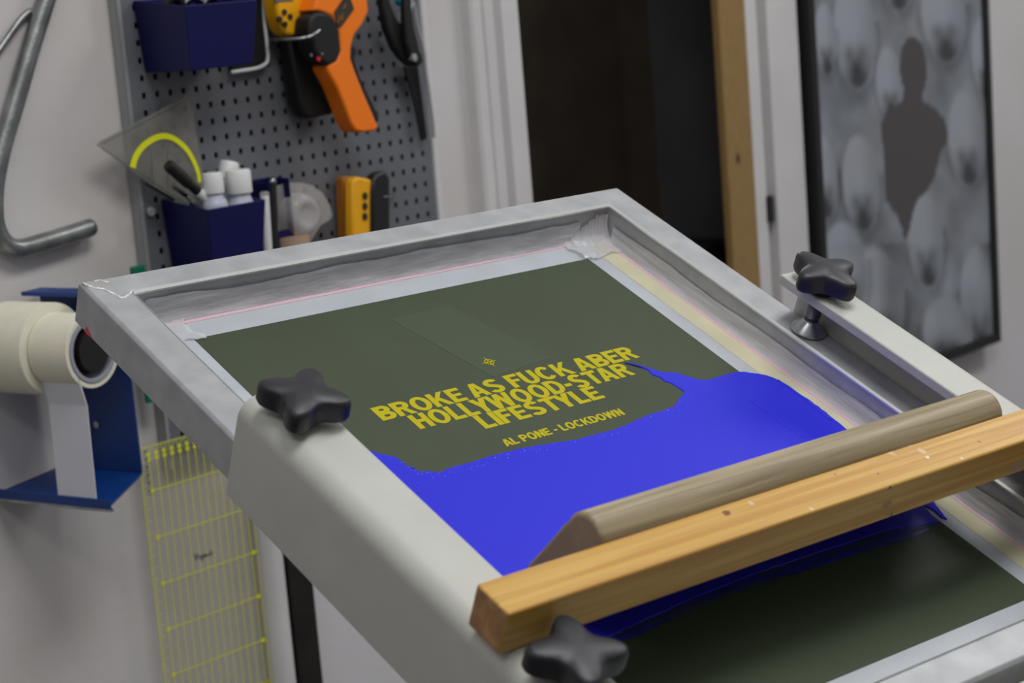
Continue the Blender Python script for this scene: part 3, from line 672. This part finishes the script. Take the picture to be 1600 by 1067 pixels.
def text_line(txt, u0, u1, v0, v1, name='lettering'):
    x = 0; polys = []
    for i, c_ in enumerate(txt):
        gp = glyph(c_); kern = 0
        if i and txt[i - 1] + c_ in ('LY', 'TA', 'TY', 'YL', 'YW', ' A', 'AL', 'DO'): kern = -.08 if c_ not in 'LO' else -.02
        x += kern
        for q in gp: polys.append([(px_ + x, py_) for px_, py_ in q])
        x += GW[c_] + .05
    x1 = max(p[0] for q in polys for p in q); bm = BM()
    for k, q in enumerate(polys):
        z = MW + .0006 + .0000004 * (k % 40)
        bm.faces.new([bm.verts.new((u0 + p[0] / x1 * (u1 - u0), v0 + p[1] * (v1 - v0), z)) for p in q])
    bmesh.ops.triangulate(bm, faces=bm.faces[:], ngon_method='EAR_CLIP')
    return obj(name, bm, text_m, scr)
text_line('BROKE AS FUCK ABER', -.3440, -.1115, -.1812, -.1652)
text_line('HOLLYWOOD-STAR', -.3258, -.1312, -.1988, -.1822)
text_line('LIFESTYLE', -.2828, -.1745, -.2152, -.1992)
text_line('AL PONE - LOCKDOWN', -.2825, -.1754, -.2378, -.2300)
bm = BM(); c = Sp(764, 567, MW)
def flat_ring(b_, cx_, cy_, r0, r1, z0, z1, n=32):
    A = [[b_.verts.new((cx_ + r * math.cos(2 * math.pi * k / n), cy_ + r * math.sin(2 * math.pi * k / n), z)) for k in range(n)] for r, z in ((r0, z0), (r1, z0), (r1, z1), (r0, z1))]
    for i in range(4):
        a, b = A[i], A[(i + 1) % 4]
        for k in range(n): b_.faces.new((a[k], a[(k + 1) % n], b[(k + 1) % n], b[k]))
z0, z1 = MW + .0006, MW + .0009
flat_ring(bm, c.x, c.y, .0030, .0037, z0, z1); flat_ring(bm, c.x, c.y, .0009, .0015, z0, z1, 16)
for k in range(4):
    a = math.pi / 2 * k; dx, dy = math.cos(a), math.sin(a)
    for (r0, r1, wd) in ((.0012, .0065, .0006),):
        prism(bm, [(c.x + dx * r0 - dy * wd, c.y + dy * r0 + dx * wd), (c.x + dx * r0 + dy * wd, c.y + dy * r0 - dx * wd), (c.x + dx * r1 + dy * wd * .3, c.y + dy * r1 - dx * wd * .3), (c.x + dx * r1 - dy * wd * .3, c.y + dy * r1 + dx * wd * .3)], z0, z1, 'xy')
obj('registration_mark', bm, text_m, t)
# tape around the well
def strip(name, pts, m_, w0, w1=None, lab=None):
    bm = BM(); prism(bm, pts, w0, w1 or w0 + .0003, 'xy'); return obj(name, bm, m_, t, label=lab)
strip('tape', [(-.0360, OB + .0), (-.0185, IB), (-.0185, IT - .006), (-.0360, IT - .012)], ytape_m, MW, lab='yellowed masking tape along right side')
strip('tape', [(-.0185, IB), (-.0115, IB), (-.0115, IT), (-.0185, IT)], pink_m, MW + .0002, lab='pink stained tape fold')
strip('tape', [(-.430, -.0272), (-.0450, -.0255), (-.0450, -.0225), (-.430, -.0235)], pink_m, MW, lab='pink stained line of tape')
# wall tape (clear, on the inner faces)
def wallstrip(name, p0, p1, h0, h1, off, m_, seed, lab=None):
    bm = BM(); n = 80; p0 = Vector(p0); p1 = Vector(p1); d = (p1 - p0); nn = Vector(off)
    rows = []
    for j in range(5):
        row = []
        for i in range(n + 1):
            q = p0 + d * i / n; hh = h0 + (h1 - h0) * j / 4
            if j == 4: hh += .0035 * noise.noise((i * .08, seed, 0)) + .001 * noise.noise((i * .5, seed, 0))
            o_ = nn * (1 + 1.2 * max(0, noise.noise((i * .11, j * .9, seed))) + (2.5 if j == 0 else 0))
            row.append(bm.verts.new((q.x + o_.x, q.y + o_.y, hh)))
        rows.append(row)
    for a, b in zip(rows, rows[1:]):
        for i in range(n): bm.faces.new((a[i], a[i + 1], b[i + 1], b[i]))
    return obj(name, bm, m_, t, smooth=True, label=lab)
wallstrip('clear_tape', (-.435, IT, 0), (-.04, IT, 0), MW + .0005, -.0095, (0, -.0012, 0), wtape_m, 1.3, 'crinkled clear tape on far inner wall')
wallstrip('clear_tape', (IR, -.03, 0), (IR, IB + .005, 0), MW + .0006, -.0135, (-.0012, 0, 0), wtape_m, 4.1, 'crinkled clear tape on right inner wall')
# crumpled tape in corners
def crumple(cu, cv, cw, su, sv, sw, seed, m_=ctape_m):
    bm = BM(); n = 18; rows = []
    for i in range(n + 1):
        row = []
        for j in range(n + 1):
            a, b = i / n - .5, j / n - .5
            z = cw + sw * (noise.noise((a * 4, b * 4, seed)) * .5 + abs(noise.noise((a * 9, b * 5, seed + 3))) * .8)
            k = 1 + .25 * noise.noise((math.atan2(a, b) * 2, seed, 1))
            row.append(bm.verts.new((cu + su * a * k, cv + sv * b * k, z)))
        rows.append(row)
    for i in range(n):
        for j in range(n): bm.faces.new((rows[i][j], rows[i + 1][j], rows[i + 1][j + 1], rows[i][j + 1]))
    return bm
bm = crumple(-.034, -.034, MW + .001, .045, .030, .004, 2.2)
o = obj('corner_tape', bm, ctape_m, t, smooth=True, label='crumpled clear tape in far right corner')
bm = BM(); n_, m__ = 44, 12; rows = []      # pleated tape standing up in the far right corner
for i in range(n_ + 1):
    k = i / n_; row = []
    top = MW + .0225 * (.30 + .70 * min(1, k * 1.5)) - .0015 * abs(math.sin(k * 19))
    for j in range(m__ + 1):
        q = j / m__; pl = math.sin(k * 34 + q * 1.5) * .0011 * min(1, k * 3)
        hgt = MW + .0006 + (top - MW - .0006) * (1 - q) ** 1.3
        row.append(bm.verts.new((IR - .036 * (1 - k) - .001 + pl * .3, IT - .0016 - abs(pl) - .012 * q ** 2.2 - .002 * k * q, hgt)))
    rows.append(row)
for a, b in zip(rows, rows[1:]):
    for j in range(m__): bm.faces.new((a[j], b[j], b[j + 1], a[j + 1]))
obj('corner_tape', bm, ctape_m, t, smooth=True, label='pleated clear tape standing in far right corner')
bm = crumple(-.425, -.034, MW + .0008, .040, .030, .0035, 5.2)
obj('corner_tape', bm, ctape_m, t, smooth=True, label='crumpled clear tape in far left corner')
wm = mat('rough_weld', (214, 211, 208), .35, metal=.2, bump=.9, bscale=260)
for px_, rr in (([(121, 441), (135, 446), (149, 451), (160, 452), (169, 456), (180, 461), (190, 466), (200, 462), (208, 454)], .0011), ([(140, 433), (150, 435), (160, 440), (171, 442)], .0009)):
    pp = [Sp(x, y, -.0003) for x, y in px_]; pp = [Vector((max(FL + .002, p.x), min(FT - .003, p.y), p.z)) for p in smoothpath(pp, 4)]
    pp = [p + Vector((noise.noise((k * .9, 1, rr * 1e4)), noise.noise((k * .9, 5, rr * 1e4)), 0)) * .0012 for k, p in enumerate(pp)]
    obj('weld_seam', tube(BM(), pp, [rr * (1 + .6 * noise.noise((k * .7, 9, 2))) for k in range(len(pp))], 8), wm, t, smooth=True, label='pale rough weld at far left corner')
bm = BM(); prism(bm, [(-.020, -.0305), (-.0155, -.031), (-.0085, -.0308), (-.012, -.026)], FL - .0003, FL + .0001, 'yz'); obj('red_mark', bm, red_m, t)

# ------------------------------------------------------------------ blue ink
up_edge = [(560, 700), (585, 708), (600, 712), (613, 714), (622, 718), (640, 732), (658, 739), (668, 737), (684, 740), (695, 735), (712, 730), (740, 722), (770, 713), (800, 705), (830, 699), (862, 694), (900, 688), (930, 680), (960, 672), (985, 662), (1005, 652), (1030, 644), (1052, 636), (1060, 624), (1068, 613), (1056, 606), (1048, 600), (1037, 597), (1033, 592), (1020, 588), (1012, 580), (1003, 577), (995, 572), (975, 568), (990, 570), (1010, 575), (1030, 582), (1055, 584), (1070, 588), (1090, 594), (1103, 595), (1118, 591), (1132, 587), (1148, 583), (1162, 582), (1180, 585), (1195, 587), (1212, 593), (1232, 604), (1248, 616), (1262, 625), (1285, 641), (1300, 654), (1318, 668), (1345, 690), (1380, 715), (1420, 750), (1450, 775), (1470, 800), (1480, 813), (1470, 811), (1455, 797), (1440, 790)]
low_edge = [(1468, 818), (1440, 822), (1400, 826), (1380, 832), (1300, 858), (1180, 898), (1080, 938), (1000, 974), (940, 1002), (900, 1020), (780, 1060)]
P_ = [Sp(x, y, MW) for x, y in up_edge] + [Sp(x, y, MW) for x, y in low_edge]
P_ = [p for p in P_]
ink = jitter(P_, .003, .0009, 1.0)
ink = [Vector((max(p.x, -.443), min(max(p.y, -.54), -.02))) for p in ink]
it = thing('ink_puddle', 'bright blue wet ink spread across the screen in front of squeegee', 'ink', MS)
def ngon_solid(pts, w0, w1, shrink=.0006):
    bm = BM(); a = [bm.verts.new((p[0], p[1], w0)) for p in pts]; 
    n = len(pts); top = []
    for i in range(n):
        d = Vector(pts[(i + 1) % n][:2]) - Vector(pts[i - 1][:2]); nr = Vector((-d.y, d.x)).normalized() if d.length > 0 else Vector((0, 0))
        top.append((pts[i][0] + nr.x * shrink * sgn, pts[i][1] + nr.y * shrink * sgn, w1))
    b = [bm.verts.new(p) for p in top]
    for i in range(n): bm.faces.new((a[i], a[(i + 1) % n], b[(i + 1) % n], b[i]))
    f = bm.faces.new(b); bmesh.ops.triangulate(bm, faces=[f], ngon_method='EAR_CLIP'); return bm
ar = sum(ink[i].x * ink[(i + 1) % len(ink)].y - ink[(i + 1) % len(ink)].x * ink[i].y for i in range(len(ink)))
sgn = 1 if ar > 0 else -1
o = obj('ink', ngon_solid(ink, MW + .0003, MW + .0012), ink_m, it)
bm = BM()
def bead(b_, u, v, r, wz):
    mtx = T(u, v, wz) @ Matrix.Diagonal((r, r * random.uniform(.6, 1), r * .55, 1))
    bmesh.ops.create_icosphere(b_, subdivisions=1, radius=1, matrix=mtx)
edge = [Sp(x, y, MW) for x, y in up_edge[2:24]]
for i in range(len(edge) - 1):
    a, b = edge[i], edge[i + 1]; n = int((b - a).length / .0022) + 1
    for q in range(n):
        p = a + (b - a) * random.random(); bead(bm, p.x + random.uniform(-.001, .001), p.y - random.uniform(.0006, .007) ** 1.0, random.uniform(.0004, .0011), MW + .0011)
for (x, y, r) in ((626, 725, 10), (644, 732, 12), (651, 744, 13), (667, 742, 14), (651, 758, 11), (676, 748, 10), (1078, 618, 10), (1086, 610, 9)):
    p = Sp(x, y, MW); bead(bm, p.x, p.y, r * .00011, MW + .0011)
obj('ink_beads', bm, beads_m, it, smooth=True, label='wet glossy drops along the ink edge')['kind'] = 'stuff'
for path, r in (([(1172, 626), (1200, 645), (1225, 664), (1254, 684)], .0007), ([(1215, 594), (1245, 614), (1272, 636), (1300, 657)], .0009)):
    obj('ink_ridge', tube(BM(), smoothpath([Sp(x, y, MW + .0010) for x, y in path], 4), r, 8), ink_m, it, smooth=True)
# smear of thin ink in front of the beam
sm = bpy.data.materials.new('ink_smear'); sm.use_nodes = True; nt = sm.node_tree; N = nt.nodes; K = nt.links
b = N['Principled BSDF']; b.inputs['Base Color'].default_value = L((40, 52, 190)); b.inputs['Roughness'].default_value = .4
tc = N.new('ShaderNodeTexCoord'); mp = N.new('ShaderNodeMapping'); mp.inputs['Scale'].default_value = (6, 160, 1); K.new(tc.outputs['Object'], mp.inputs[0])
nz = N.new('ShaderNodeTexNoise'); nz.inputs['Scale'].default_value = 1.6; nz.inputs['Detail'].default_value = 4; K.new(mp.outputs[0], nz.inputs['Vector'])
rp = N.new('ShaderNodeValToRGB'); rp.color_ramp.elements[0].position = .44; rp.color_ramp.elements[1].position = .66; rp.color_ramp.elements[0].color = (.08, .08, .08, 1); rp.color_ramp.elements[1].color = (.8, .8, .8, 1)
K.new(nz.outputs['Fac'], rp.inputs[0]); K.new(rp.outputs[0], b.inputs['Alpha'])
sp_ = [(1466, 815), (1440, 838), (1370, 858), (1290, 882), (1180, 918), (1080, 955), (1000, 992), (940, 1018), (900, 1010), (1000, 970), (1180, 895), (1300, 855), (1400, 824)]
bm = BM(); q = jitter([Sp(x, y, MW) for x, y in sp_], .004, .002, 5); prism(bm, [(p.x, p.y) for p in q], MW + .0007, MW + .0009, 'xy'); bmesh.ops.triangulate(bm, faces=bm.faces[:])
obj('thin_smear', bm, sm, it, label='thin streaky ink film behind the squeegee')

# ================================================================== press arms
AW0, AW1 = -.036, .035
def arm(sign, u_in, u_out, web_in, v0, v1, tt, r, name, par, fl):
    pts = [(u_in, AW1)]
    cxx = u_out - sign * r
    for k in range(9):
        a = math.pi / 2 * (1 - k / 8); pts.append((cxx + sign * r * math.cos(a), AW1 - r + r * math.sin(a)))
    pts += [(u_out, AW0), (fl, AW0), (fl, AW0 + .0042), (web_in, AW0 + .0042), (web_in, AW1 - tt - .003), (web_in - sign * .003, AW1 - tt), (u_in, AW1 - tt)]
    bm = BM(); a = [bm.verts.new((p[0], v0, p[1])) for p in pts]; b = [bm.verts.new((p[0], v1, p[1])) for p in pts]
    n = len(pts); bm.faces.new(a); bm.faces.new(b[::-1])
    for i in range(n): bm.faces.new((a[i], b[i], b[(i + 1) % n], a[(i + 1) % n]))
    return obj(name, bm, arm_m, par, bevel=.0012, smooth=35)
t = thing('screen_press', 'white metal screen printing press with two long clamping arms and black star knobs', 'screen printing press', MS)
arm(-1, -.435, -.478, -.4735, -.2028, -.66, .008, .014, 'arm', t, -.452)
arm(1, -.0075, .035, .0195, -.2028, -.66, .008, .012, 'arm', t, -.008)
obj('cross_bar', box(BM(), -.478, .035, -.64, -.600, AW0, AW1 - .01), arm_m, t, bevel=.003)
obj('inner_rail', box(BM(), -.452, -.008, -.598, -.583, -.036, -.010), arm_m, t, bevel=.002)
MI = MSI
colb = BM(); box(colb, -.05, .05, -.04, .04, 0, 1)
base = MS @ Vector((-.22, -.62, -.03))
o = obj('column', colb, arm_m, t, bevel=.004); o.matrix_parent_inverse = MSI; o.matrix_basis = T(base.x, base.y, 0) @ Matrix.Diagonal((1, 1, base.z, 1))
def knob(u, v, phase, wb):
    bm = BM(); n = 96; rows = []
    for (s, h, f) in ((.55, 0, 1), (.60, .001, 1), (.95, .0025, 1), (1.0, .0050, 1), (1.0, .0130, 1), (.965, .0155, 1), (.88, .0167, 1), (.55, .0180, .6), (.2, .0184, .2)):
        row = []
        for k in range(n):
            a = 2 * math.pi * k / n; c_ = .5 + .5 * math.cos(4 * (a - phase)); rr = .0166 + .0119 * c_ ** 1.35
            rr = rr * s if f == 1 else (.0166 + .0119 * c_ * f) * s
            row.append(bm.verts.new((rr * math.cos(a), rr * math.sin(a), h)))
        rows.append(row)
    for a, b in zip(rows, rows[1:]):
        for k in range(n): bm.faces.new((a[k], a[(k + 1) % n], b[(k + 1) % n], b[k]))
    bm.faces.new(rows[0][::-1]); bm.faces.new(rows[-1])
    k_ = obj('star_knob', bm, knob_m, t, smooth=45); k_.location = (u, v, wb)
    bm = BM(); lathe(bm, [(.0095, wb and -.004), (.0105, .001), (.0105, .004), (.0001, .004)], n=24); obj('hub', bm, knob_m, k_, smooth=40)
    return k_
def bolt(kn, wtop):
    prof = []; z = -wtop + .013; r = .0054; k = 0
    while z < -.004: prof += [(r, z), (r + .0006, z + .0005), (r, z + .001)]; z += .00125
    bm = BM(); lathe(bm, [(.0001, -wtop + .006)] + [(r, -wtop + .008)] + prof + [(.0001, -.003)], n=20); obj('bolt', bm, thread_m, kn, smooth=60)
    bm = BM(); lathe(bm, [(.0001, -wtop + .0004), (.0128, -wtop + .0004), (.0138, -wtop + .0014), (.0134, -wtop + .0026), (.0066, -wtop + .0090), (.0058, -wtop + .0105), (.0001, -wtop + .0105)], n=40); obj('pressure_foot', bm, steel_m, kn, smooth=35)
for (u, v, ph) in ((-.4553, -.2355, math.radians(47)), (.0045, -.2330, math.radians(3)), (-.4553, -.4935, math.radians(67)), (.0055, -.4935, .4)):
    k_ = knob(u, v, ph, .0385); bolt(k_, .0385)

def endgrain(o, m):
    o.data.materials.append(m)
    for p in o.data.polygons:
        if abs(p.normal.x) > .9: p.material_index = 1
    return o
# ================================================================== wooden beam on the arms
BU0, BU1, BV0, BV1, BW0, BW1 = -.4805, .085, -.464, -.4362, .0355, .0630
def bl(x, y): # local point on top face for pixel
    p = Sp(x, y, BW1); return (p.x - BU0, p.y - BV0, BW1 - BW0)
def bf(x, y): # local point on front face
    d = MSI.to_3x3() @ rayd(x, y); c = MSI @ CAM; tt = (BV0 - c.y) / d.y; p = c + d * tt; return (p.x - BU0, 0, p.z - BW0)
kn = [(bl(1136, 801), .0022, (122, 66, 30), (.75, 1, 1)), (bl(1305, 741), .0008, (130, 84, 40), (1, 1, 1)), (bl(1372, 740), .0008, (120, 80, 40), (1, 1, 1)), (bf(1392, 807), .0010, (60, 40, 22), (1, 1, .35)), (bl(1530, 690), .0008, (120, 76, 30), (1, .6, 1)), (bf(1391, 762), .0011, (70, 46, 24), (1, 1, 1))]
spk = [(bl(1418, 693), .0022, (228, 214, 200), (.6, 1, 1)), (bl(1449, 714), .0015, (222, 208, 196), (.8, 1, 1)), (bl(1440, 704), .0022, (212, 178, 138), (1, .7, 1)), (bl(1390, 706), .0025, (212, 176, 132), (1, .5, 1)), (bl(1174, 786), .0014, (206, 184, 158), (1, .7, 1)), (bl(1268, 795), .0014, (214, 186, 160), (1, 1, 1)), (bl(985, 840), .0008, (196, 140, 120), (1, 1, 1)), (bl(1503, 716), .0014, (216, 200, 184), (1, 1, 1)), (bf(1385, 788), .0024, (176, 134, 88), (.5, 1, .8)), (bf(1590, 728), .0036, (176, 150, 118), (.35, 1, 1)), (bl(1085, 816), .0008, (196, 130, 100), (1, 1, 1))]
beam_m = wood('beam_pine', (206, 166, 84), (186, 136, 56), (2.0, 90, 90), kn, .42, spk, wave=2.2)
ob = box(BM(), 0, BU1 - BU0, 0, BV1 - BV0, 0, BW1 - BW0)
o = endgrain(obj('wooden_beam', ob, beam_m, M=MS @ T(BU0, BV0, BW0), bevel=.0018, segs=3), mat('beam_end_grain', (186, 140, 92), .65, var=.2, vscale=120)); tag(o, 'square honey-coloured wooden beam lying across both white press arms', 'beam')

# ================================================================== squeegee
SU0, SU1 = -.3905, -.0360
hc = Vector((-.4205, .0545)); fo = Vector((-.372, MW + .0022))     # (v, w): handle centre and blade tip
ax = (fo - hc).normalized(); nm = Vector((-ax.y, ax.x)); Lq = (fo - hc).length
rH = .0152
prof = []
for k in range(17):
    a = math.pi * (1.12 - 1.24 * k / 16) ; prof.append((-math.sin(a) * rH, math.cos(a) * rH))  # along axis(-), across
hand = [(p[0], p[1]) for p in prof]
hand += [(.012, rH * .93), (.030, .0118), (.048, .0100), (.060, .0090), (.060, -.0090), (.048, -.0100), (.030, -.0118), (.012, -rH * .93)]
def S2(p): q = hc + ax * p[0] + nm * p[1]; return (q.x, q.y)
t = thing('squeegee', 'weathered grey-brown wooden squeegee with rounded handle leaning on the beam', 'squeegee', MS)
hw_ = wood('squeegee_wood', (164, 150, 120), (128, 114, 86), (2.5, 80, 80), (), .5, wave=2.2)
bm = BM(); prism(bm, [S2(p) for p in hand], SU0, SU1, 'yz'); endgrain(obj('handle', bm, hw_, t, bevel=.0028, segs=3, smooth=40), mat('squeegee_end_grain', (158, 134, 112), .6, var=.12, vscale=60))
bm = BM(); prism(bm, [S2(p) for p in ((.055, .0045), (Lq, .0040), (Lq, -.0040), (.055, -.0045))], SU0 + .002, SU1 - .002, 'yz')
obj('blade', bm, mat('reddish_rubber', (120, 66, 52), .5), t, bevel=.0006, label='reddish rubber blade')
